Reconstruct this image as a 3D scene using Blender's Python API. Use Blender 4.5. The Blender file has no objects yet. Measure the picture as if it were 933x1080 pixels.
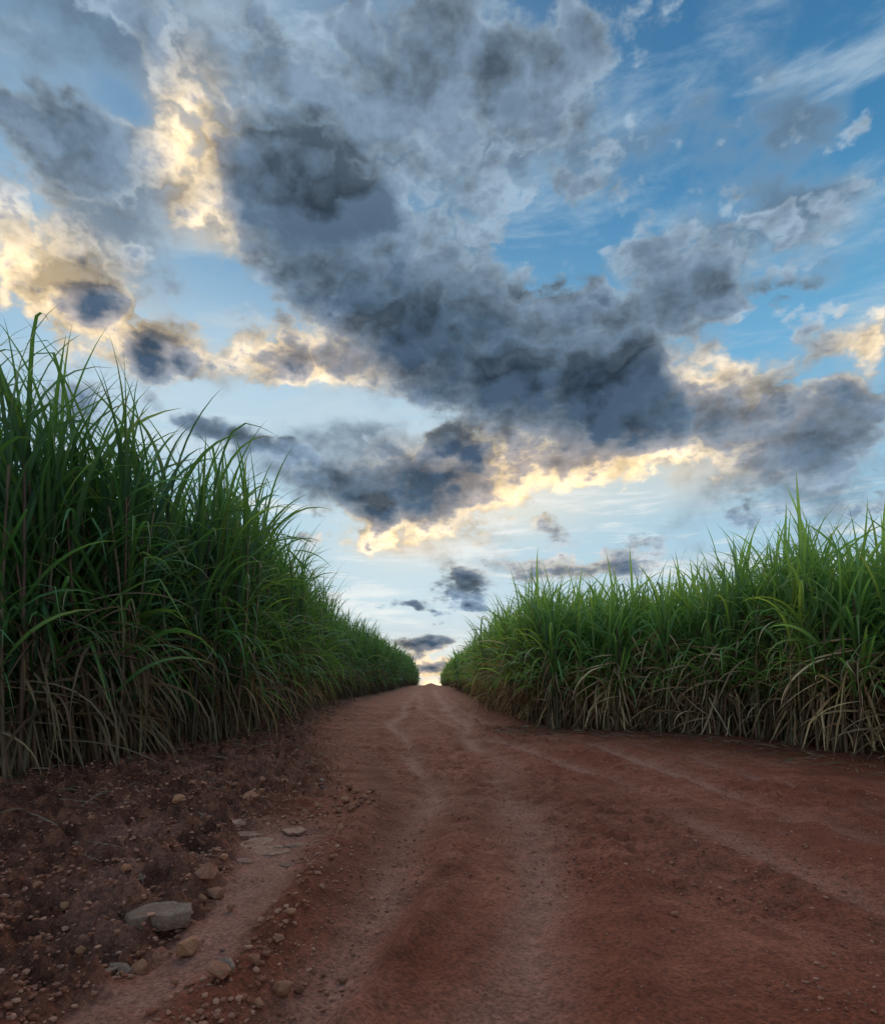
import bpy, bmesh, math, random
import numpy as np
from mathutils import Vector, Matrix
random.seed(7)
rng = np.random.default_rng(11)
scene = bpy.context.scene
COL = scene.collection
scene.view_settings.view_transform = 'Standard'
scene.view_settings.look = 'None'
scene.view_settings.exposure = 0

# ------------------------------------------------------------------ noise
def hash2(ix, iy, seed):
    n = (ix*374761393 + iy*668265263 + seed*974711) & 0xffffffff
    n = ((n ^ (n >> 13))*1274126177) & 0xffffffff
    return ((n ^ (n >> 16)) & 0xffff)/65535.0
def vnoise(x, y, seed=0):
    ix = np.floor(x).astype(np.int64); iy = np.floor(y).astype(np.int64)
    fx = x-ix; fy = y-iy
    fx = fx*fx*(3-2*fx); fy = fy*fy*(3-2*fy)
    ix = ix+100000; iy = iy+100000
    a = hash2(ix, iy, seed); b = hash2(ix+1, iy, seed)
    c = hash2(ix, iy+1, seed); d = hash2(ix+1, iy+1, seed)
    return (a*(1-fx)+b*fx)*(1-fy)+(c*(1-fx)+d*fx)*fy
def fbm(x, y, seed=0, octv=4, rough=.5):
    s = 0; a = 1; t = 0
    for i in range(octv):
        s = s+a*vnoise(x*2**i+i*17.3, y*2**i+i*9.1, seed+i); t += a; a *= rough
    return s/t
def sstep(a, b, x):
    t = np.clip((x-a)/(b-a), 0, 1); return t*t*(3-2*t)

# ------------------------------------------------------------------ terrain
_ty = np.linspace(-200, 400, 6001)
_sl = np.interp(_ty, [-200, -1, 0, 62, 110, 200, 260, 400], [0, 0, .012, .012, -.04, -.04, 0, 0])
_tz = np.cumsum(_sl)*(_ty[1]-_ty[0]); _tz -= np.interp(0, _ty, _tz)
def base_z(y): return np.interp(y, _ty, _tz)
def left_edge(y): return np.interp(y, [0, 1.6, 2.7, 4.3, 7.0, 10, 14, 22, 40, 75, 100], [-.95, -.66, -.56, -.66, -1.15, -1.7, -2.1, -2.3, -2.0, -1.5, -1.4])
LPOLY = [(-12, 3.1), (-3.1, 4.25), (-2.2, 6.2), (-2.7, 15.9), (-2.9, 22), (-2.4, 40), (-1.8, 75), (-1.7, 105)]
RPOLY = [(14, 3.6), (6.3, 4.7), (4.3, 5.9), (4.05, 7.7), (3.35, 9.3), (1.55, 10.6), (1.68, 29), (1.8, 50), (1.95, 75), (1.9, 105)]
def polydist(x, y, poly):
    d = np.full(np.shape(x), 1e9)
    for (ax, ay), (bx, by) in zip(poly[:-1], poly[1:]):
        vx, vy = bx-ax, by-ay
        t = np.clip(((x-ax)*vx+(y-ay)*vy)/(vx*vx+vy*vy), 0, 1)
        d = np.minimum(d, np.hypot(x-ax-t*vx, y-ay-t*vy))
    return d
def inpoly(x, y, pts):
    r = np.zeros(np.shape(x), bool); n = len(pts)
    for i in range(n):
        (x1, y1), (x2, y2) = pts[i], pts[(i+1) % n]
        if y1 == y2: continue
        c = ((y1 > y) != (y2 > y)) & (x < (x2-x1)*(y-y1)/(y2-y1)+x1)
        r ^= c
    return r
LCL = LPOLY+[(-200, 105), (-200, 3.1)]
RCL = RPOLY+[(200, 105), (200, 3.6)]
TRACKS = [([1, 1.6, 2.5, 4, 7, 12, 30, 75], [-.50, -.42, -.20, -.04, -.20, -.60, -.75, -.4], .12, .85),
          ([1, 1.6, 2.5, 4, 7, 12, 30, 75], [.05, .16, .42, .62, .72, .55, .45, .3], .18, 1.),
          ([1, 3, 5, 8, 11, 16, 30], [2.5, 2.40, 2.3, 2.1, 1.35, .7, .3], .12, .9),
          ([1, 3, 5, 8, 11, 16, 30], [1.9, 1.62, 1.50, 1.25, .6, -.1, -.5], .12, .75),
          ([1, 3, 5, 7, 8.5, 10, 12, 20], [3.4, 3.2, 3.0, 2.9, 2.5, 1.7, .9, .8], .09, .7)]
def worn(x, y):
    cxx = np.interp(y, [1.2, 1.6, 1.9, 2.5, 3.2, 3.8], [-.86, -.78, -.68, -.66, -.74, -.82])
    w = .13+.09*(fbm(x*4, y*4, 19, 3)-.5)+.07*sstep(2.6, 3.2, y)
    return np.exp(-((x-cxx)/w)**4)*sstep(3.9, 3.3, y)*sstep(.9, 1.3, y)
def feats(x, y):
    le = left_edge(y)+(fbm(x*1.5, y*1.5, 5, 4, .6)-.5)*.8
    verge = sstep(-.30, .40, le-x)
    verge = verge*(1-.9*worn(x, y))
    dR = polydist(x, y, RPOLY); inR = inpoly(x, y, RCL)
    vr = np.where(inR, 1.0, sstep(.5, .0, dR+(fbm(x*2, y*2, 9, 3)-.5)*.8))
    track = np.zeros_like(x)
    for i, (ty, tx, w, amp) in enumerate(TRACKS):
        wob = (vnoise(y*.6, y*0+3.3, 31+i)-.5)*.30
        ww = w*(.6+.8*vnoise(y*.8, y*0+7, 71+i))
        d = np.abs(x-np.interp(y, ty, tx)-wob)
        brk = sstep(.25, .58, fbm(x*1.6, y*.9, 51+i, 3))
        track = np.maximum(track, amp*np.exp(-(d/ww)**2*1.2)*sstep(60, 30, y)*(.3+.7*brk))
    track = track*(1-verge)*(1-vr)
    return verge, vr, track
def height(x, y):
    z = base_z(y)
    verge, vr, track = feats(x, y)
    near = sstep(40, 12, np.hypot(x, y))
    rough = fbm(x*3, y*3, 1, 3)-.5
    clod = fbm(x*11, y*11, 2, 4, .6)-.5
    cl2 = np.abs(fbm(x*22, y*22, 4, 3, .6)-.5)
    lump = np.clip(fbm(x*16, y*16, 44, 3, .5)-.52, 0, 1)
    z = z+verge*(.02+rough*.13+clod*.11-cl2*.08+lump*.26)*near
    dL = polydist(x, y, LPOLY)
    bank = np.where(inpoly(x, y, LCL), 1.0, sstep(1.0, .1, dL+(fbm(x*1.3, y*1.3, 33, 3)-.5)*.7))
    z = z+bank*(.05+.10*(fbm(x*2.2, y*2.2, 34, 3)-.3))*near
    z = z+vr*(.04+clod*.06)*near
    road = (1-verge)*(1-vr)
    loose = sstep(.42, .64, fbm(x*1.1, y*.6, 66, 3))*(1-.85*track)*(1-worn(x, y))
    z = z+road*near*(rough*.05+clod*(.012+.038*loose)+(fbm(x*45, y*45, 8, 2)-.5)*(.007+.010*loose)+lump*(.02+.07*loose)*(1-worn(x, y)))
    z = z-track*.042*near
    for ty, tx, w, amp in TRACKS:
        d = np.abs(x-np.interp(y, ty, tx))-w*1.9
        z = z+amp*np.exp(-(d/.06)**2)*.038*road*near*sstep(.3, .7, fbm(x*3, y*3, 12, 3))
    d = x-np.interp(y, [1, 2.1, 3, 4.1, 5.5], [-.62, -.50, -.40, -.30, -.5])
    z = z+np.exp(-(d/.09)**2)*.05*sstep(5.2, 3.6, y)*sstep(1.2, 2, y)*near*(.5+fbm(x*5, y*5, 18, 3))
    z = z+(fbm(x*.35, y*.35, 21, 2)-.5)*.12*near*sstep(0.5, 4, np.hypot(x, y))
    z = z+(fbm(x*.9, y*.12, 23, 2)-.5)*.22*sstep(25, 60, y)*sstep(130, 90, y)
    z = z+.26*np.exp(-((x-.25)/.55)**2-((y-70)/9)**2)
    return z
def gz(x, y):
    return float(height(np.array([float(x)]), np.array([float(y)]))[0])

xs = list(np.arange(-2.6, 3.0, .016)); st = .016; r = xs[-1]; right = []
while r < 3000: st *= 1.05; r += st; right.append(r)
st = .016; r = xs[0]; left = []
while r > -3000: st *= 1.05; r -= st; left.append(r)
xs = np.array(left[::-1]+xs+right)
ys = [1.2]
while ys[-1] < 2.5: ys.append(ys[-1]+.014)
while ys[-1] < 30: ys.append(ys[-1]*1.007)
while ys[-1] < 3000: ys.append(ys[-1]*1.03)
back = []; r = 1.2; st = .05
while r > -3000: r -= st; st *= 1.15; back.append(r)
ys = np.array(back[::-1]+ys)
X, Y = np.meshgrid(xs, ys)
Z = height(X, Y)
verge, vr, track = feats(X, Y)

def make_mesh(name, V, F, mats, colors=None, smooth=True, matidx=None):
    V = np.asarray(V, np.float32); F = np.asarray(F, np.int32); k = F.shape[1]
    me = bpy.data.meshes.new(name)
    me.vertices.add(len(V)); me.vertices.foreach_set("co", V.ravel())
    me.loops.add(F.size); me.loops.foreach_set("vertex_index", F.ravel())
    me.polygons.add(len(F))
    me.polygons.foreach_set("loop_start", np.arange(0, F.size, k, dtype=np.int32))
    me.polygons.foreach_set("loop_total", np.full(len(F), k, np.int32))
    me.polygons.foreach_set("use_smooth", np.full(len(F), smooth))
    if matidx is not None: me.polygons.foreach_set("material_index", np.asarray(matidx, np.int32))
    for m in mats: me.materials.append(m)
    if colors is not None:
        C = np.ones((len(V), 4), np.float32); C[:, :3] = colors
        a = me.color_attributes.new("tint", 'FLOAT_COLOR', 'POINT'); a.data.foreach_set("color", C.ravel())
    me.update(calc_edges=True); me.validate()
    return me

# ------------------------------------------------------------------ materials
class NT:
    def __init__(s, nt): s.nt = nt
    def n(s, t, **kw):
        nd = s.nt.nodes.new(t)
        for k, v in kw.items(): setattr(nd, k, v)
        return nd
    def put(s, sock, v):
        if isinstance(v, bpy.types.NodeSocket): s.nt.links.new(v, sock)
        else: sock.default_value = v
    def M(s, op, a, b=None, c=None, clamp=False):
        nd = s.n('ShaderNodeMath', operation=op); nd.use_clamp = clamp
        s.put(nd.inputs[0], a)
        if b is not None: s.put(nd.inputs[1], b)
        if c is not None: s.put(nd.inputs[2], c)
        return nd.outputs[0]
    def V(s, op, a, b=None, sc=None):
        nd = s.n('ShaderNodeVectorMath', operation=op)
        s.put(nd.inputs[0], a)
        if b is not None: s.put(nd.inputs[1], b)
        if sc is not None: s.put(nd.inputs['Scale'], sc)
        return nd.outputs['Value'] if op in ('DOT_PRODUCT', 'LENGTH') else nd.outputs[0]
    def MR(s, v, a, b, c=0., d=1., smooth=True):
        nd = s.n('ShaderNodeMapRange'); nd.interpolation_type = 'SMOOTHSTEP' if smooth else 'LINEAR'
        s.put(nd.inputs[0], v); s.put(nd.inputs[1], a); s.put(nd.inputs[2], b); s.put(nd.inputs[3], c); s.put(nd.inputs[4], d)
        return nd.outputs[0]
    def MIX(s, f, a, b, mode='MIX'):
        nd = s.n('ShaderNodeMix', data_type='RGBA', blend_type=mode); nd.clamp_factor = True
        s.put(nd.inputs[0], f)
        s.put(nd.inputs[6], a if isinstance(a, bpy.types.NodeSocket) else (*a, 1)); s.put(nd.inputs[7], b if isinstance(b, bpy.types.NodeSocket) else (*b, 1))
        return nd.outputs[2]
    def NO(s, vec, scale, detail=4, rough=.5, dist=0.):
        nd = s.n('ShaderNodeTexNoise'); s.put(nd.inputs['Vector'], vec); nd.inputs['Scale'].default_value = scale
        nd.inputs['Detail'].default_value = detail; nd.inputs['Roughness'].default_value = rough; nd.inputs['Distortion'].default_value = dist
        return nd
def newmat(name):
    m = bpy.data.materials.new(name); m.use_nodes = True; m.node_tree.nodes.clear()
    return m, NT(m.node_tree)

def soil_mat(name):
    m, t = newmat(name)
    geo = t.n('ShaderNodeNewGeometry'); P = geo.outputs['Position']
    at = t.n('ShaderNodeAttribute', attribute_name='tint')
    sp = t.n('ShaderNodeSeparateColor'); t.put(sp.inputs[0], at.outputs['Color'])
    vg, tr, bank = sp.outputs[0], sp.outputs[1], sp.outputs[2]
    n1 = t.NO(P, 1.1, 5, .62).outputs[0]
    n2 = t.NO(P, 9, 5, .65).outputs[0]
    n3 = t.NO(P, 70, 4, .7).outputs[0]
    road = t.MIX(t.MR(n1, .40, .60), (.250, .056, .023), (.350, .102, .052))
    road = t.MIX(t.MR(n2, .38, .66, 0, .8), road, (.200, .043, .017))
    ntr = t.M('MULTIPLY', tr, t.MR(n2, .25, .75, 1., .6))
    road = t.MIX(ntr, road, (.430, .175, .112))
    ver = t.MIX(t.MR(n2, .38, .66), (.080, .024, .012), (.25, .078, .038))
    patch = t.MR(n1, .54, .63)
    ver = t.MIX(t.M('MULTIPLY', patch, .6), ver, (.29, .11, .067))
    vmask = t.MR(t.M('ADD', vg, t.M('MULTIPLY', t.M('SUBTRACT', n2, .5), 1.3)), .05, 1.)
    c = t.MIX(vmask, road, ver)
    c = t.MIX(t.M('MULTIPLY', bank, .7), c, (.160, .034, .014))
    c = t.MIX(1, c, t.MIX(t.MR(n3, .3, .72), (.58, .54, .52), (1.36, 1.32, 1.3)), 'MULTIPLY')
    vo = t.n('ShaderNodeTexVoronoi'); t.put(vo.inputs['Vector'], P); vo.inputs['Scale'].default_value = 45
    sp2 = t.n('ShaderNodeSeparateColor'); t.put(sp2.inputs[0], vo.outputs['Color'])
    speck = t.M('MULTIPLY', t.MR(vo.outputs['Distance'], .14, .30, 1, 0), t.M('GREATER_THAN', sp2.outputs[0], .80))
    c = t.MIX(t.M('MULTIPLY', speck, .6), c, t.MIX(sp2.outputs[1], (.17, .05, .025), (.44, .20, .12)))
    b = t.n('ShaderNodeBsdfPrincipled'); t.put(b.inputs['Base Color'], c)
    b.inputs['Roughness'].default_value = .85; b.inputs['Specular IOR Level'].default_value = .15
    hsum = t.M('ADD', t.M('MULTIPLY', n2, .5), t.M('ADD', t.M('MULTIPLY', n3, .36), t.M('MULTIPLY', speck, .2)))
    bp = t.n('ShaderNodeBump'); bp.inputs['Strength'].default_value = 1; bp.inputs['Distance'].default_value = .05
    t.put(bp.inputs['Height'], hsum); t.put(b.inputs['Normal'], bp.outputs[0])
    o = t.n('ShaderNodeOutputMaterial'); t.put(o.inputs[0], b.outputs[0])
    return m
SOIL = soil_mat("red_soil")

def leaf_mat(name, trans=.4, rough=.45, spec=.35):
    m, t = newmat(name)
    at = t.n('ShaderNodeAttribute', attribute_name='tint')
    oi = t.n('ShaderNodeObjectInfo')
    c = t.MIX(1, at.outputs['Color'], t.MIX(oi.outputs['Random'], (.85, .88, .9), (1.15, 1.12, 1.05)), 'MULTIPLY')
    b = t.n('ShaderNodeBsdfPrincipled'); t.put(b.inputs['Base Color'], c)
    b.inputs['Roughness'].default_value = rough; b.inputs['Specular IOR Level'].default_value = spec
    o = t.n('ShaderNodeOutputMaterial')
    if trans > 0:
        tr = t.n('ShaderNodeBsdfTranslucent'); t.put(tr.inputs[0], t.MIX(1, c, (1.25, 1.35, .75), 'MULTIPLY'))
        mx = t.n('ShaderNodeMixShader'); mx.inputs[0].default_value = trans
        t.put(mx.inputs[1], b.outputs[0]); t.put(mx.inputs[2], tr.outputs[0])
        t.put(o.inputs[0], mx.outputs[0])
    else: t.put(o.inputs[0], b.outputs[0])
    return m
LEAF = leaf_mat("green_cane_leaf", .45)
DRY = leaf_mat("dry_cane_leaf", .2, .8, .15)
STALK = leaf_mat("cane_stalk", .0, .6, .3)

def stone_mat(name, a, b_, dirt=.5):
    m, t = newmat(name)
    tc = t.n('ShaderNodeTexCoord'); P = tc.outputs['Object']
    oi = t.n('ShaderNodeObjectInfo')
    n = t.NO(P, 3, 6, .65).outputs[0]; n2 = t.NO(P, 14, 5, .7).outputs[0]
    c = t.MIX(t.MR(n, .35, .65), a, b_)
    c = t.MIX(t.MR(n2, .42, .62, 0, dirt), c, (.22, .075, .038))
    c = t.MIX(1, c, t.MIX(oi.outputs['Random'], (.75, .72, .70), (1.2, 1.15, 1.1)), 'MULTIPLY')
    b = t.n('ShaderNodeBsdfPrincipled'); t.put(b.inputs['Base Color'], c); b.inputs['Roughness'].default_value = .85
    b.inputs['Specular IOR Level'].default_value = .2
    bp = t.n('ShaderNodeBump'); bp.inputs['Strength'].default_value = .8; bp.inputs['Distance'].default_value = .015
    t.put(bp.inputs['Height'], t.M('ADD', n2, n)); t.put(b.inputs['Normal'], bp.outputs[0])
    o = t.n('ShaderNodeOutputMaterial'); t.put(o.inputs[0], b.outputs[0])
    return m
ST_RED = stone_mat("reddish_stone", (.35, .115, .06), (.47, .19, .10))
ST_ORG = stone_mat("orange_stone", (.60, .24, .115), (.48, .175, .085), .4)
ST_GRY = stone_mat("brown_grey_stone", (.27, .150, .098), (.37, .225, .155), .6)
ST_CRUST = stone_mat("pale_crust_rock", (.34, .15, .09), (.43, .22, .145), .75)

# ------------------------------------------------------------------ ground + road
ny, nx = X.shape
V = np.stack([X, Y, Z], -1).reshape(-1, 3)
idx = np.arange(nx*ny).reshape(ny, nx)
F = np.stack([idx[:-1, :-1], idx[:-1, 1:], idx[1:, 1:], idx[1:, :-1]], -1).reshape(-1, 4)
sx_ = np.interp(Y, [1.5, 2.4, 3.2, 4.2, 6, 9], [-.50, -.38, -.24, -.26, -.50, -.9])+(vnoise(Y*1.2, Y*0, 3)-.5)*.12
moist = 1.0*np.exp(-((X-sx_)/.16)**2)*sstep(1.7, 2.6, Y)*sstep(9, 5.5, Y)
moist = np.maximum(moist, sstep(.50, .70, fbm(X*1.6, Y*.8, 88, 4, .6))*.6*sstep(30, 15, Y))*(1-.85*track)*(1-verge)
wn_ = worn(X, Y)
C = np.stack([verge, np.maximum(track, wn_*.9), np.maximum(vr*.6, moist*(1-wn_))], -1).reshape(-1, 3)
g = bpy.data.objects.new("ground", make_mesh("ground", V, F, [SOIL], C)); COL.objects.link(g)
g["kind"] = "structure"; g["label"] = "bare red soil ground under and around the sugarcane"; g["category"] = "ground"
cx = V[F].mean(1)
inside = (cx[:, 0] > left_edge(cx[:, 1])-.02) & (~inpoly(cx[:, 0], cx[:, 1], RCL)) & (~inpoly(cx[:, 0], cx[:, 1], LCL)) & (cx[:, 1] > .2) & (cx[:, 1] < 104) & (cx[:, 0] < 14) \
    & ~((cx[:, 0] > 1.9) & (cx[:, 1] > 90))
FR = F[inside]; used = np.unique(FR); remap = -np.ones(len(V), np.int64); remap[used] = np.arange(len(used))
VR = V[used].copy(); VR[:, 2] += .004
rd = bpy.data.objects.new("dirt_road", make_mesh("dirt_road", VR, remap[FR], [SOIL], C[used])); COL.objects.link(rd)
rd["kind"] = "structure"; rd["label"] = "rutted red dirt road running uphill between cane fields"; rd["category"] = "dirt road"

# ------------------------------------------------------------------ cane geometry
def ribbons(base, az, el0, droop, L, W, S, kt, kink, drift, roll, c0, c1, tipc, tipm, zmin, lo=None):
    N = len(az); tm = (np.arange(S)+.5)/S; t = np.arange(S+1)/S
    el = el0[:, None]-droop[:, None]*tm[None]**1.7-kink[:, None]*sstep(0, .12, tm[None]-kt[:, None])
    if lo is None: lo = np.full(N, -1.4)
    el = np.maximum(el, lo[:, None])
    a = az[:, None]+drift[:, None]*tm[None]
    st = np.stack([np.cos(el)*np.cos(a), np.cos(el)*np.sin(a), np.sin(el)], -1)*(L[:, None, None]/S)
    p = np.concatenate([base[:, None], base[:, None]+np.cumsum(st, 1)], 1)
    tg = np.concatenate([st[:, :1], (st[:, 1:]+st[:, :-1])/2, st[:, -1:]], 1)
    tg = tg/(np.linalg.norm(tg, axis=-1, keepdims=True)+1e-9)
    ar = az[:, None]+drift[:, None]*t[None]
    sd = np.stack([-np.sin(ar), np.cos(ar), 0*ar], -1)
    nn = np.cross(sd, tg)
    rr = (roll[:, None]*(.3+t[None]))[..., None]
    s2 = sd*np.cos(rr)+nn*np.sin(rr); n2 = np.cross(s2, tg)
    w = W[:, None]*np.minimum(1, .4+t[None]/.15*.6)*np.clip(1-t[None]**2.2, .02, 1)
    w = w[..., None]
    vl = p+s2*w*.5-n2*w*.16; vr_ = p-s2*w*.5-n2*w*.16
    VV = np.stack([vl, p, vr_], 2)
    VV[..., 2] = np.maximum(VV[..., 2], zmin[:, None, None]+.01)
    ids = np.arange(N*(S+1)*3).reshape(N, S+1, 3)
    f1 = np.stack([ids[:, :-1, 0], ids[:, :-1, 1], ids[:, 1:, 1], ids[:, 1:, 0]], -1)
    f2 = np.stack([ids[:, :-1, 1], ids[:, :-1, 2], ids[:, 1:, 2], ids[:, 1:, 1]], -1)
    FF = np.concatenate([f1.reshape(-1, 4), f2.reshape(-1, 4)])
    tt = t[None, :, None]
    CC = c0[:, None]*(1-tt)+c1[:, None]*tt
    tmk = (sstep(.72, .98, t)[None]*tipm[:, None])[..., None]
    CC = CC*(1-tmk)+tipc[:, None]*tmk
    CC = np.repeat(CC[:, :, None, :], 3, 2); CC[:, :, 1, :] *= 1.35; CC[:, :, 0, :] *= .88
    return VV.reshape(-1, 3), FF, CC.reshape(-1, 3)
def tubes(base, tip, r0, r1, S, K, col):
    N = len(base); t = np.arange(S+1)/S
    p = base[:, None]*(1-t[None, :, None])+tip[:, None]*t[None, :, None]
    h = np.linalg.norm(tip-base, axis=1)
    bow = np.stack([np.sin(base[:, 0]*50), np.cos(base[:, 1]*43), 0*h], -1)*.03*h[:, None]
    p = p+bow[:, None]*(np.sin(math.pi*t)[None, :, None])
    rad = r0[:, None]*(1-t)+r1[:, None]*t
    rad = rad*(1+.12*(np.arange(S+1) % 2))[None]
    an = np.arange(K)/K*2*math.pi
    ring = np.stack([np.cos(an), np.sin(an), 0*an], -1)
    VV = p[:, :, None]+ring[None, None]*rad[:, :, None, None]
    ids = np.arange(N*(S+1)*K).reshape(N, S+1, K); nxt = np.roll(ids, -1, 2)
    FF = np.stack([ids[:, :-1], nxt[:, :-1], nxt[:, 1:], ids[:, 1:]], -1).reshape(-1, 4)
    band = (.75+.35*(np.arange(S+1) % 2))[None, :, None, None]
    CC = np.broadcast_to(col[:, None, None, :]*band, VV.shape)
    return VV.reshape(-1, 3), FF, CC.reshape(-1, 3).copy()
R = lambda a, b, n: rng.uniform(a, b, n)
def lerp(a, b, t): return a+(b-a)*t
def gen(pos, H, ns, ng, nd, S, spread, tint, wmul=1., dryk=1., dtop=.72, glow=.3):
    N = len(pos); M = N*ns
    pb = np.repeat(pos, ns, 0).astype(float); Hs = np.repeat(H, ns)
    a = R(0, 6.283, M); rr = np.sqrt(R(0, 1, M))*spread
    b = pb+np.stack([np.cos(a)*rr, np.sin(a)*rr, 0*a], -1)
    hs = Hs*R(.46, .63, M); la = a+R(-.8, .8, M); ln = np.abs(rng.normal(.07, .07, M))
    tip = b+np.stack([np.sin(ln)*np.cos(la), np.sin(ln)*np.sin(la), np.cos(ln)], -1)*hs[:, None]
    sc = lerp(np.array([.19, .082, .048]), np.array([.16, .135, .055]), R(0, 1, M)[:, None])*R(.5, 1.2, M)[:, None]
    b0 = b.copy(); b0[:, 2] -= .08
    out = {}
    out['stalk'] = tubes(b0, tip, R(.014, .021, M), R(.008, .011, M), 9 if S > 6 else 2, 5 if S > 6 else 3, sc)
    K = M*ng; si = np.repeat(np.arange(M), ng); k = np.tile(np.arange(ng), M)/(max(ng-1, 1))
    f = np.clip(glow+(1-glow)*k+R(-.05, .05, K), .06, 1)
    base = b[si]+(tip[si]-b[si])*f[:, None]
    az = np.repeat(R(0, 6.283, M), ng)+np.tile(np.arange(ng) % 2*math.pi, M)+rng.normal(0, .5, K)
    el0 = np.radians(lerp(61, 84, k)+rng.normal(0, 5, K))
    droop = np.radians(lerp(138, 52, k**1.1)*np.clip(rng.normal(.97, .34, K), .5, 1.8))
    L = Hs[si]*lerp(.33, .41, k)*R(.78, 1.06, K)
    kink = np.where(R(0, 1, K) < .17, R(.7, 2.2, K), 0)
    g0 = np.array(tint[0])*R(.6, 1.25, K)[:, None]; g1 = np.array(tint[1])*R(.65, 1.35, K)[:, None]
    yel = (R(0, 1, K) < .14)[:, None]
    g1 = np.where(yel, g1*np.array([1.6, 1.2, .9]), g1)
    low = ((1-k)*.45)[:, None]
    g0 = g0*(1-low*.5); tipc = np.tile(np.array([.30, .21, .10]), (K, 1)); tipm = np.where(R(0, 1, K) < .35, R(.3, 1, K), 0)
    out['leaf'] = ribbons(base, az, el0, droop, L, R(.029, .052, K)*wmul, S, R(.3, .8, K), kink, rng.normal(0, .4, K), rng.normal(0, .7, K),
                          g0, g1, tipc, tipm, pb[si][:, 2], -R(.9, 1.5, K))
    if nd > 0:
        K = M*nd; si = np.repeat(np.arange(M), nd)
        f = R(.08, dtop, K)**.85; base = b[si]+(tip[si]-b[si])*f[:, None]
        base = base+rng.normal(0, .02, (K, 3))
        el0 = np.radians(R(-85, 35, K)); droop = np.radians(R(20, 150, K))
        L = Hs[si]*R(.10, .38, K)
        c = lerp(np.array([.15, .068, .036]), np.array([.40, .26, .14]), (R(0, 1, K)**1.6)[:, None])*dryk
        out['dry'] = ribbons(base, R(0, 6.283, K), el0, droop, L, R(.010, .032, K)*wmul, S, R(.08, .6, K), np.where(R(0, 1, K) < .3, R(-.6, 2.0, K), 0),
                             rng.normal(0, .8, K), rng.normal(0, 1.8, K), c, c*1.05, c, np.zeros(K), pb[si][:, 2], -R(1.0, 1.56, K))
    return out
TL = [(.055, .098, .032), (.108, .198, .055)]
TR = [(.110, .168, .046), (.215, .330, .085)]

def merge(parts):
    vs, fs, cs, ms = [], [], [], []; o = 0
    for (v, f, c), mi in parts:
        vs.append(v); fs.append(f+o); cs.append(c); ms.append(np.full(len(f), mi)); o += len(v)
    return np.concatenate(vs), np.concatenate(fs), np.concatenate(cs), np.concatenate(ms)

def field(poly, closed, sidesign, Hbase, tint, label, plant_label, nvar, n_ind, group, dryk, nds, dtop, glow):
    sp = .43
    gx, gy = np.meshgrid(np.arange(-16, 16, sp), np.arange(3.0, 103, sp))
    gx = gx.ravel()+R(-.2, .2, gx.size); gy = gy.ravel()+R(-.2, .2, gy.size)
    ins = inpoly(gx, gy, closed); d = polydist(gx, gy, poly)
    keep = ins & (d > .05+.25*R(0, 1, len(d))) & (d < np.where(gy < 25, 4.2, 2.6)) & (np.abs(gx) < .85*gy+2.0) & ((gy < 45) | (R(0, 1, gx.size) < .8))
    gx, gy, d = gx[keep], gy[keep], d[keep]
    H = Hbase*(.89+.22*fbm(gx*.8+50, gy*.8, 77, 2))*R(.93, 1.06, len(gx))
    z = height(gx, gy)
    dist = np.hypot(gx, gy)
    score = dist+d*5+np.where(np.abs(gx) > .70*gy+.3, 100, 0)
    order = np.argsort(score); ind = order[:n_ind]; rest = order[n_ind:]
    protos = []
    for v in range(nvar):
        ndv = nds[v % len(nds)]
        G = gen(np.zeros((1, 3)), np.array([1.0])*Hbase, 6, 14, ndv, 9, .22, tint, dryk=dryk*(.75+.5*(v % 3)/2), dtop=dtop*(.8+.2*(v % 2)), glow=glow)
        protos.append({'stalk': make_mesh("cane_stalk", G['stalk'][0], G['stalk'][1], [STALK], G['stalk'][2]),
                       'leaf': make_mesh("cane_leaf_blades", G['leaf'][0], G['leaf'][1], [LEAF], G['leaf'][2]),
                       'dry': make_mesh("cane_dry_leaves", G['dry'][0], G['dry'][1], [DRY], G['dry'][2])})
    patchy = fbm(gx*.7, gy*.7, 101, 3)
    for j, i in enumerate(ind):
        e = bpy.data.objects.new("sugarcane_plant", None); e.empty_display_size = .3
        COL.objects.link(e)
        e.location = (gx[i], gy[i], z[i]); e.rotation_euler = (random.gauss(0, .025), random.gauss(0, .025), random.uniform(0, 6.28))
        s = H[i]/Hbase; e.scale = (s*random.uniform(.95, 1.08), s*random.uniform(.95, 1.08), s)
        e["label"] = plant_label; e["category"] = "sugarcane"; e["group"] = group
        q = int(np.clip((patchy[i]-.3)/.4, 0, .999)*nvar)
        P = protos[(q+random.choice((-1, 0, 0, 1))) % nvar]
        for nm, key in (("stalk", 'stalk'), ("green_leaves", 'leaf'), ("dry_leaves", 'dry')):
            o = bpy.data.objects.new(nm, P[key]); COL.objects.link(o); o.parent = e
    parts = []
    for lo, hi, ns, ng, nd, S, wm in ((0, 16, 5, 9, 6, 7, 1.05), (16, 34, 4, 7, 5, 5, 1.4), (34, 200, 3, 6, 2, 4, 2.2)):
        sel = rest[(dist[rest] >= lo) & (dist[rest] < hi)]
        if len(sel) == 0: continue
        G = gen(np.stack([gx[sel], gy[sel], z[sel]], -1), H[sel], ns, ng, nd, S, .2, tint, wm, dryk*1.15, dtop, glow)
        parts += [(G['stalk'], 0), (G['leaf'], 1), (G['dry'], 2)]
    v, f, c, mi = merge(parts)
    o = bpy.data.objects.new("sugarcane_field", make_mesh("sugarcane_field", v, f, [STALK, LEAF, DRY], c, matidx=mi)); COL.objects.link(o)
    o["kind"] = "stuff"; o["label"] = label; o["category"] = "sugarcane field"
    print("field", len(gx), "faces", len(f))
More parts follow.
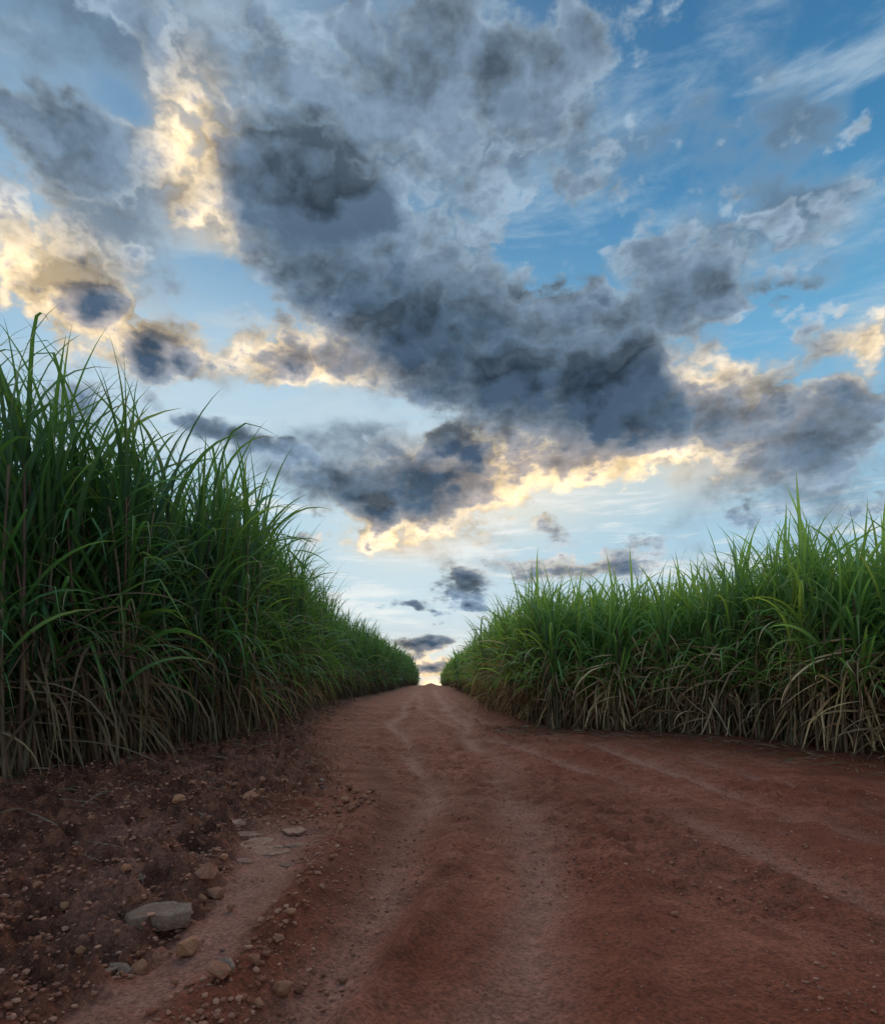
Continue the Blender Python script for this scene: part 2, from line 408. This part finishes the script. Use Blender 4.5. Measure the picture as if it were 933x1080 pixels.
field(LPOLY, LCL, -1, 3.78, TL, "dense tall dark green sugarcane stand beside the dirt road", "tall dark green sugarcane clump with brown dry lower leaves", 9, 120,
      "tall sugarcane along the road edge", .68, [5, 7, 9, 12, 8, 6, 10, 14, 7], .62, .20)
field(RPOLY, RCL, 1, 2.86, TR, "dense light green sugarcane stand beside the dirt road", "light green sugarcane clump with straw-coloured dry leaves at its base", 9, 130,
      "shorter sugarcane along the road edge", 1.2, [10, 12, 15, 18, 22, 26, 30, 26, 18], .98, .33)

# ------------------------------------------------------------------ stones
def rock_mesh(name, seed, mat, flat=.6, npt=22, bev=.06):
    rr = random.Random(seed); bm = bmesh.new()
    for i in range(npt):
        v = Vector((rr.gauss(0, 1), rr.gauss(0, 1), rr.gauss(0, 1))).normalized()*rr.uniform(.80, 1.05)
        bm.verts.new((v.x*.5, v.y*.5*rr.uniform(.75, 1), v.z*.5*flat))
    bmesh.ops.convex_hull(bm, input=bm.verts[:])
    bmesh.ops.delete(bm, geom=[v for v in bm.verts if not v.link_faces], context='VERTS')
    bmesh.ops.bevel(bm, geom=bm.edges[:], offset=bev, segments=2, affect='EDGES', profile=.6, clamp_overlap=True)
    me = bpy.data.meshes.new(name); bm.to_mesh(me); bm.free(); me.materials.append(mat)
    for p in me.polygons: p.use_smooth = True
    return me
reds = [rock_mesh("stone", i, ST_RED, .7, 14+2*i, .04) for i in range(7)]
orgs = [rock_mesh("stone", 20+i, ST_ORG, .75) for i in range(4)]
grys = [rock_mesh("stone", 40+i, ST_GRY, .5, 14, .04) for i in range(4)]
def put_stone(me, x, y, s, label, flat=1., rz=None, sink=.3, tilt=.15):
    o = bpy.data.objects.new("stone", me); COL.objects.link(o)
    o.scale = (s, s, s*flat); o.rotation_euler = (random.uniform(-tilt, tilt), random.uniform(-tilt, tilt), random.uniform(0, 6.28) if rz is None else rz)
    o.location = (x, y, gz(x, y)+s*flat*.35*(.5-sink)+.003)
    o["label"] = label; o["category"] = "stone"; o["group"] = "loose stones on the red soil"
def slab_mesh(outline, tall, seed, mat=ST_GRY):
    rr = random.Random(seed); bm = bmesh.new()
    lv = []
    for zz, k in ((-.5, .96), (.0, 1.0), (.42, 1.0), (.5, .965)):
        lv.append([bm.verts.new((x*k+rr.uniform(-.010, .010), y*k+rr.uniform(-.010, .010), zz*tall+x*.10*tall*2+rr.uniform(-.006, .006))) for x, y in outline])
    n = len(outline)
    for a, b in zip(lv[:-1], lv[1:]):
        for i in range(n): bm.faces.new((a[i], a[(i+1) % n], b[(i+1) % n], b[i]))
    bm.faces.new(lv[-1]); bm.faces.new(lv[0][::-1])
    bmesh.ops.triangulate(bm, faces=bm.faces[:])
    bmesh.ops.subdivide_edges(bm, edges=bm.edges[:], cuts=3, use_grid_fill=True)
    for v in bm.verts:
        q = float(fbm(np.array([v.co.x*7+seed*5.]), np.array([v.co.y*7+v.co.z*9]), 5, 4, .6)[0]-.5)
        q2 = float(fbm(np.array([v.co.x*7+31.]), np.array([v.co.y*7-v.co.z*9+4.]), 15, 4, .6)[0]-.5)
        v.co += Vector((q2*.05, q*.05, q*.06))
    bmesh.ops.recalc_face_normals(bm, faces=bm.faces[:])
    me = bpy.data.meshes.new("stone_slab"); bm.to_mesh(me); bm.free(); me.materials.append(mat)
    for p in me.polygons: p.use_smooth = False
    return me
def ro(seed, n=6):
    rr = random.Random(seed); an = sorted([(i+rr.uniform(-.35, .35))/n*6.283 for i in range(n)])
    return [(math.cos(a)*.5*rr.uniform(.65, 1.1), math.sin(a)*.40*rr.uniform(.65, 1.1)) for a in an]
put_stone(slab_mesh([(-.52, -.10), (-.36, -.36), (.22, -.40), (.54, -.24), (.46, .14), (.10, .30), (-.30, .26)], .24, 3), -.885, 2.19, .200,
          "flat grey-brown angular stone slab half sunk in the red verge", 1.0, .08, .05, .03)
for i, (x, y, s) in enumerate([(-.74, 3.06, .28), (-.84, 3.27, .24), (-.62, 3.18, .16), (-.90, 3.46, .30), (-.70, 3.44, .20), (-.60, 2.86, .12), (-.99, 3.20, .14), (-.80, 2.88, .12), (-1.0, 3.62, .22)]):
    put_stone(slab_mesh(ro(60+i, 5+i % 3), .12, 5+i, ST_CRUST), x, y, s, "pale reddish-brown broken rock embedded in the road verge", .6, i*1.3, .62, .03)
put_stone(reds[2], -.83, 2.49, .095, "rounded reddish-brown stone beside a flat slab", 1, sink=-.3)
put_stone(orgs[0], -.443, 2.14, .050, "small smooth orange pebble on bare soil", .8, sink=0)
put_stone(orgs[1], -.435, 1.70, .040, "small smooth orange pebble on bare soil", .9, sink=0)
put_stone(reds[1], -1.08, 4.04, .12, "reddish-brown stone on the road verge", .9, sink=0)
put_stone(grys[1], -1.38, 2.29, .11, "flat pinkish-grey stone on the dark verge", .7, sink=.2)
put_stone(orgs[3], -.954, 2.97, .06, "reddish-brown stone on the road verge", sink=0)
put_stone(orgs[2], -.86, 2.78, .05, "reddish-brown stone on the road verge", sink=0)
cnt = 0
while cnt < 250:
    y = 1.75+(random.random()**1.05)*3.2; x = left_edge(y)+.25+random.gauss(0, .08)-random.uniform(0, 2.0)*(random.random()**.75)
    if x < -.65*y: continue
    if vnoise(np.array([x*2.2]), np.array([y*2.2]), 90)[0] < .36: continue
    s = .012+.062*random.random()**3
    me = random.choice(reds+orgs+grys[:1])
    put_stone(me, x, y, s*random.uniform(.8, 1.3), "small reddish stone on the dark soil verge" if me in reds else "small pale orange stone on the dark soil verge", sink=-.3, tilt=.6); cnt += 1
cnt = 0
while cnt < 40:
    y = 1.8+random.random()*5; x = random.uniform(-.1, 3.6)
    if x > .68*y: continue
    if inpoly(np.array([x]), np.array([y]), RCL)[0]: continue
    put_stone(random.choice(reds+orgs), x, y, .012+.026*random.random()**2, "small loose stone on the dirt road", sink=-.2, tilt=.6); cnt += 1

# gravel (uncountable)
ic = bmesh.new(); bmesh.ops.create_icosphere(ic, subdivisions=1, radius=.5)
iv = np.array([v.co[:] for v in ic.verts]); ifc = np.array([[v.index for v in f.verts] for f in ic.faces]); ic.free()
n = 60000
gy = 1.5+R(0, 1, n)**1.5*10
gxx = np.where(R(0, 1, n) < .48, left_edge(gy)+.35+rng.normal(0, .18, n)-R(0, 1, n)**.8*2.4, left_edge(gy)+R(-.2, 7, n))
m = (fbm(gxx*1.8, gy*1.8, 60, 3) > np.where(gxx < left_edge(gy)+.25, .37, .41)) & (np.abs(gxx) < .75*gy+.1) & (worn(gxx, gy) < .4+.3*R(0, 1, n))
gxx, gy = gxx[m], gy[m]; n = len(gy)
sz = .0035+np.where(gxx < left_edge(gy)+.2, .022, .014)*R(0, 1, n)**3; ang = R(0, 6.28, n)
jit = 1+rng.normal(0, .16, (n, len(iv), 1))
vv = iv[None]*jit*sz[:, None, None]*np.stack([R(.8, 1.4, n), R(.7, 1.1, n), R(.5, .9, n)], -1)[:, None]
ca, sa = np.cos(ang)[:, None], np.sin(ang)[:, None]
vv = np.stack([vv[..., 0]*ca-vv[..., 1]*sa, vv[..., 0]*sa+vv[..., 1]*ca, vv[..., 2]], -1)
vv = vv+np.stack([gxx, gy, height(gxx, gy)+.004+sz*.15], -1)[:, None]
ff = (ifc[None]+(np.arange(n)*len(iv))[:, None, None]).reshape(-1, 3)
gc = lerp(np.array([.24, .065, .030]), np.array([.52, .21, .12]), (R(0, 1, n)**1.8)[:, None])
gm = leaf_mat("gravel_grain", 0., .85, .2)
o = bpy.data.objects.new("gravel", make_mesh("gravel", vv.reshape(-1, 3), ff, [gm], np.repeat(gc, len(iv), 0), smooth=False)); COL.objects.link(o)
o["kind"] = "stuff"; o["label"] = "fine reddish gravel and soil crumbs scattered on the road"; o["category"] = "gravel"

# leaf litter (uncountable)
n = 1900
side = R(0, 1, n) < .52
tt = R(0, 1, n)
def along(poly, t, y1):
    ax = np.array([p[0] for p in poly]); ay = np.array([p[1] for p in poly])
    s = np.concatenate([[0], np.cumsum(np.hypot(np.diff(ax), np.diff(ay)))])
    q = t*y1
    return np.interp(q, s, ax), np.interp(q, s, ay)
lx, ly = along(LPOLY[1:], tt, 16); rx_, ry_ = along(RPOLY[1:-4], tt, 12)
lx = lx+rng.normal(.12, .42, n); ly = ly+rng.normal(-.22, .42, n); rx_ = rx_+rng.normal(-.05, .32, n); ry_ = ry_+rng.normal(-.25, .38, n)
px = np.where(side, lx, rx_); py = np.where(side, ly, ry_)
zz = height(px, py)
c = lerp(np.array([.10, .052, .028]), np.array([.27, .17, .10]), (R(0, 1, n)**1.8)[:, None])
v, f, c = ribbons(np.stack([px, py, zz+.015+R(0, .02, n)], -1), R(0, 6.283, n), R(-.1, .3, n), R(.1, .5, n), R(.06, .32, n), R(.006, .016, n), 7, R(.2, .8, n),
                  np.where(R(0, 1, n) < .3, .5, 0), rng.normal(0, .5, n), rng.normal(0, 1, n), c, c, c, np.zeros(n), zz)
o = bpy.data.objects.new("leaf_litter", make_mesh("leaf_litter", v, f, [DRY], c)); COL.objects.link(o)
o["kind"] = "stuff"; o["label"] = "dry straw-coloured cane leaves littering the soil"; o["category"] = "leaf litter"

# twigs
def twig_mesh(seed):
    rr = random.Random(seed); cu = bpy.data.curves.new("twig", 'CURVE'); cu.dimensions = '3D'; cu.bevel_depth = .0035; cu.bevel_resolution = 1
    def spl(p, d, n, L):
        s = cu.splines.new('POLY'); s.points.add(n); q = Vector(p); d = Vector(d).normalized(); pts = []
        for i in range(n+1):
            s.points[i].co = (*q, 1); s.points[i].radius = 1-.75*i/n; pts.append((q.copy(), d.copy()))
            d = (d+Vector((rr.uniform(-.25, .25), rr.uniform(-.25, .25), rr.uniform(-.12, .12)))).normalized(); q = q+d*L/n
        return pts
    pts = spl((0, 0, 0), (1, 0, .08), 9, .30)
    for k in (3, 5, 7):
        q, d = pts[k]; spl(q, d+Vector((0, rr.choice([-.9, .9]), rr.uniform(0, .3))), 4, rr.uniform(.05, .12))
    ob = bpy.data.objects.new("tmp", cu); COL.objects.link(ob)
    dg = bpy.context.evaluated_depsgraph_get(); me = bpy.data.meshes.new_from_object(ob.evaluated_get(dg)); bpy.data.objects.remove(ob)
    me.name = "dry_twig"; me.materials.clear(); me.materials.append(TW); return me
TW, t = newmat("dry_twig_bark"); b = t.n('ShaderNodeBsdfPrincipled'); gg = t.n('ShaderNodeNewGeometry')
t.put(b.inputs['Base Color'], t.MIX(t.NO(gg.outputs['Position'], 30, 4).outputs[0], (.12, .065, .04), (.30, .19, .12))); b.inputs['Roughness'].default_value = .9
o_ = t.n('ShaderNodeOutputMaterial'); t.put(o_.inputs[0], b.outputs[0])
tws = [twig_mesh(i) for i in range(5)]
for i in range(26):
    y = random.uniform(2.2, 4.8); x = left_edge(y)-random.uniform(.1, 1.5)
    o = bpy.data.objects.new("dry_twig", random.choice(tws)); COL.objects.link(o); o.location = (x, y, gz(x, y)+.015)
    o.rotation_euler = (random.uniform(-.3, .3), random.uniform(-.2, .1), random.uniform(0, 6.28)); s = random.uniform(.4, .9); o.scale = (s, s, s)
    o["label"] = "thin dry twig lying on the dark soil"; o["category"] = "twig"; o["group"] = "dry twigs on the verge"

# ------------------------------------------------------------------ sky (world)
w = bpy.data.worlds.new("World"); scene.world = w; w.use_nodes = True; w.node_tree.nodes.clear()
w.cycles.sampling_method = 'NONE'
t = NT(w.node_tree)
tc = t.n('ShaderNodeTexCoord'); D = tc.outputs['Generated']
sx = t.n('ShaderNodeSeparateXYZ'); t.put(sx.inputs[0], D)
x_, y_, z_ = sx.outputs
AZ = t.M('ARCTAN2', x_, y_); EL = t.M('ARCSINE', z_)
P3 = t.V('MULTIPLY', D, (1, 1, 1.35))
wn = t.NO(P3, 6, 4, .6)
wv = t.V('SUBTRACT', wn.outputs['Color'], (.5, .5, .5))
wamp = t.MR(EL, .05, .7, .05, .26, False)
wv = t.V('SCALE', wv, sc=wamp)
cmb = t.n('ShaderNodeCombineXYZ'); t.put(cmb.inputs[0], AZ); t.put(cmb.inputs[1], EL)
C0 = cmb.outputs[0]
CW = t.V('MULTIPLY', t.V('ADD', C0, wv), (1, 1, 0))
def blobs(lst, coord, start=0.):
    acc = None
    for (u, v, ru, rv, amp, *rot) in lst:
        u /= 100; v /= 100; ru /= 100; rv /= 100
        az = math.atan(u); el = math.atan(v/math.hypot(1, u))
        mp = t.n('ShaderNodeMapping'); mp.vector_type = 'TEXTURE'
        t.put(mp.inputs[0], coord); mp.inputs['Location'].default_value = (az, el, 0)
        mp.inputs['Rotation'].default_value = (0, 0, math.radians(rot[0] if rot else 0))
        mp.inputs['Scale'].default_value = (ru/(1+u*u), rv/(1+v*v)*1.0, 1)
        q = t.V('DOT_PRODUCT', mp.outputs[0], mp.outputs[0])
        e = t.M('EXPONENT', t.M('MULTIPLY', q, -1.0))
        acc = t.M('MULTIPLY_ADD', e, amp, start if acc is None else acc)
    return acc
CL = [(-17, 92, 28, 15, .48), (-33, 78, 12, 11, .20), (-7, 66, 23, 13, .56), (4, 55, 20, 8, .50), (18, 46, 18, 7.5, .54), (36, 41, 13, 7, .74), (40, 60, 11, 5.5, .64),
      (60, 70, 12, 3.4, .40), (14, 97, 16, 11, .38), (1, 29, 10, 6, .72), (-15, 31, 11, 4.6, .72), (-30, 37.5, 8, 2.2, .62), (22, 17.5, 13, 1.6, .62),
      (-2.4, 12.3, 2.4, .6, .60), (0, 6.4, 4.0, 1.1, .62), (1, 2.6, 4, .9, .5), (54, 34, 15, 5.5, .60), (58, 53, 7, 2.8, .46), (-50, 76, 17, 10, .50), (-60, 90, 12, 9, .38),
      (-56, 62, 17, 6, .48), (-40, 50, 10, 3.2, .46), (-19, 48, 10, 3.8, .50), (20, 33, 12, 3.6, .46), (67, 52, 6, 3.5, .5), (15, 80, 10, 7, .38), (62, 42, 10, 4.5, .42),
      (-22, 68, 8, 10, .14), (52, 86, 8, 3.5, .22), (64, 84, 7, 3, .22), (47, 73, 7, 3, .26), (55, 62, 7, 2.5, .26), (38, 84, 7, 3, .18), (30, 66, 6, 2.6, .18),
      (24, 72, 7, 3.5, -.32), (54, 96, 18, 7, -.18), (-10, 40.5, 11, 2.2, -.28), (50, 54, 8, 2.4, -.25), (12, 10, 60, 5, -.12), (-42, 56, 5, 3, -.28), (-63, 74, 6, 4, -.25), (-47, 93, 5, 5, -.2),
      (-27, 57, 5, 3, -.12), (46, 50, 8, 2, -.2), (-8, 78, 6, 3, -.1), (48, 25, 16, 3, .12), (-8, 22, 7, 2, .2)]
G = blobs(CL, CW, .14)
PW = t.V('ADD', P3, t.V('SCALE', t.V('SUBTRACT', t.NO(P3, 18, 4, .62).outputs['Color'], (.5, .5, .5)), sc=.026))
n_lo = t.NO(PW, 4.8, 9, .57).outputs[0]
n_bi = t.M('ABSOLUTE', t.M('SUBTRACT', t.NO(PW, 9.5, 5, .55).outputs[0], .5))
PS = t.V('ADD', PW, (.010, 0, -.032))
m_lo = t.NO(PS, 4.8, 6, .57).outputs[0]
m_bi = t.M('ABSOLUTE', t.M('SUBTRACT', t.NO(PS, 9.5, 4, .55).outputs[0], .5))
n_hi = t.M('SUBTRACT', t.NO(t.V('MULTIPLY', D, (1, 1, 2.6)), 26, 4, .6).outputs[0], .5)
N1 = t.M('MULTIPLY_ADD', n_bi, 1.3, n_lo)
N2 = t.M('MULTIPLY_ADD', m_bi, 1.3, m_lo)
DN = t.M('MULTIPLY_ADD', t.M('SUBTRACT', N1, .592), 1.75, G)
DN = t.M('MULTIPLY_ADD', n_hi, t.MR(EL, .04, .30, 1.4, .30), DN)
emb = t.M('SUBTRACT', N1, N2)
WARM = [(-60, 62, 15, 9, .85), (-36, 82, 6, 10, .9), (-19, 49, 13, 5, .85), (-5, 22, 11, 4, .9), (12, 31, 15, 6, 1.2), (43, 46, 9, 5, .65), (34, 33, 14, 4, .8), (67, 52, 7, 5, .7),
        (-33, 69, 6, 5, .5), (0, 1, 12, 5, 1.0), (22, 18, 14, 3, .3), (56, 41, 9, 4, .3), (-44, 52, 12, 5, .55)]
W = t.M('MINIMUM', blobs(WARM, C0, .03), 1.)
HZ = blobs([(-40, 45, 30, 16, .65), (0, 36, 20, 10, .4), (15, 6, 70, 12, .45), (-60, 85, 20, 20, .3), (0, 0, 25, 5, .35), (-10, 90, 25, 15, .3)], C0, 0.)
alpha = t.MR(DN, .25, .50)
thick = t.MR(t.M('MULTIPLY_ADD', W, -.20, DN), .34, .94, 0, 1, False)
cr = t.n('ShaderNodeValToRGB'); t.put(cr.inputs[0], t.MR(EL, 0, 1.2, 0, 1, False))
el_ = cr.color_ramp.elements; el_[0].position = 0; el_[0].color = (.78, .76, .68, 1); el_[1].position = 1; el_[1].color = (.10, .24, .42, 1)
for p, c in ((.09, (.46, .67, .79, 1)), (.22, (.31, .58, .77, 1)), (.36, (.16, .44, .70, 1)), (.52, (.055, .24, .47, 1)), (.68, (.035, .155, .34, 1))):
    e = el_.new(p); e.color = c
sky = t.n('ShaderNodeTexSky'); sky.sky_type = 'NISHITA'; sky.sun_disc = False; sky.sun_elevation = math.radians(20); sky.sun_rotation = math.radians(-4)
base = t.MIX(.10, cr.outputs[0], t.V('SCALE', sky.outputs[0], sc=.06))
base = t.MIX(t.M('MINIMUM', HZ, .85), base, (.66, .78, .84))
glowm = blobs([(11, 28, 16, 6, .65), (-3, 21, 9, 4, .35), (38, 30, 12, 4, .3), (0, 0, 10, 4, .6)], C0, 0.)
base = t.MIX(t.M('MINIMUM', glowm, .9), base, (1.0, .88, .68))
# thin streaks low over the horizon and faint cirrus above
lowst = t.MR(t.NO(t.V('MULTIPLY', D, (1, 1, 7)), 6, 6, .62, .3).outputs[0], .48, .66, 0, 1)
lowst = t.M('MULTIPLY', lowst, t.MR(EL, .42, .22, 0, .75))
base = t.MIX(lowst, base, (.90, .92, .90))
mpv = t.V('MULTIPLY', P3, (1, 1, 3.0))
veil = t.MR(t.NO(mpv, 3.8, 8, .64, .3).outputs[0], .46, .72, 0, .6)
base = t.MIX(veil, base, t.MIX(W, (.52, .66, .76), (1.0, .86, .64)))
# a higher, softer sheet of broken cloud behind the cumulus
sheet_n = t.NO(t.V('ADD', P3, (3.1, 1.7, .4)), 7.0, 8, .57, .0).outputs[0]
sheet_d = t.M('ADD', t.M('MULTIPLY', t.M('SUBTRACT', sheet_n, .5), 2.5), t.M('MULTIPLY', G, .95))
sheet_a = t.MR(sheet_d, .10, .80, 0, .85)
sheet_c = t.MIX(W, t.MIX(t.MR(sheet_d, .12, .75), (.31, .43, .54), (.120, .190, .275)), t.MIX(t.MR(sheet_d, .3, 1.0), (1.0, .78, .50), (.38, .35, .33)))
base = t.MIX(sheet_a, base, sheet_c)
bright = t.MIX(W, (.22, .31, .40), (1.02, .78, .47))
mid = t.MIX(W, (.135, .200, .275), (.38, .33, .30))
dark = t.MIX(t.MR(N1, .40, .85), (.082, .132, .190), (.038, .064, .102))
lift = blobs([(-30, 95, 35, 22, .75), (-55, 75, 20, 12, .5), (12, 92, 20, 12, .4), (40, 60, 14, 8, .3), (56, 34, 16, 8, .5)], C0, 0.)
dark = t.MIX(lift, dark, (.140, .200, .270))
cc = t.MIX(t.MR(thick, 0, .38), bright, mid)
cc = t.MIX(t.MR(thick, .18, 1.0), cc, dark)
cc = t.MIX(1, cc, t.MR(emb, -.15, .15, .55, 1.75, False), 'MULTIPLY')
fin = t.MIX(alpha, base, cc)
fin = t.MIX(t.MR(z_, -.03, 0, 1, 0), fin, (.10, .07, .05))
zenith_boost = t.MR(EL, .85, 1.25, 1.0, 2.6)  # sky above the frame brightened, added fill light for the scene
rear_boost = t.MR(y_, -.1, -.7, 1.0, 1.7)  # unseen sky behind the camera also boosted as added fill
fin = t.V('SCALE', fin, sc=t.M('MULTIPLY', zenith_boost, rear_boost))
bg = t.n('ShaderNodeBackground'); t.put(bg.inputs[0], fin); bg.inputs[1].default_value = 1.0
wo = t.n('ShaderNodeOutputWorld'); t.put(wo.inputs[0], bg.outputs[0])

# sun veiled by cloud ahead of the camera: broad and soft
sl = bpy.data.lights.new("sun", 'SUN'); sl.energy = 1.5; sl.angle = math.radians(45); sl.color = (1, .84, .68)
so = bpy.data.objects.new("sun", sl); COL.objects.link(so)
el = math.radians(24); az = math.radians(-4)
d = Vector((math.sin(az)*math.cos(el), math.cos(az)*math.cos(el), math.sin(el)))
so.rotation_euler = d.to_track_quat('Z', 'Y').to_euler()

# ------------------------------------------------------------------ camera
cam = bpy.data.cameras.new("camera"); co = bpy.data.objects.new("camera", cam); COL.objects.link(co)
cam.sensor_fit = 'HORIZONTAL'; cam.sensor_width = 36; cam.lens = 36*700/933
cam.shift_x = 14.5/933; cam.shift_y = 183/933; cam.clip_start = .05; cam.clip_end = 8000
co.location = (0, 0, .85); co.rotation_euler = (math.radians(90), 0, 0)
scene.camera = co
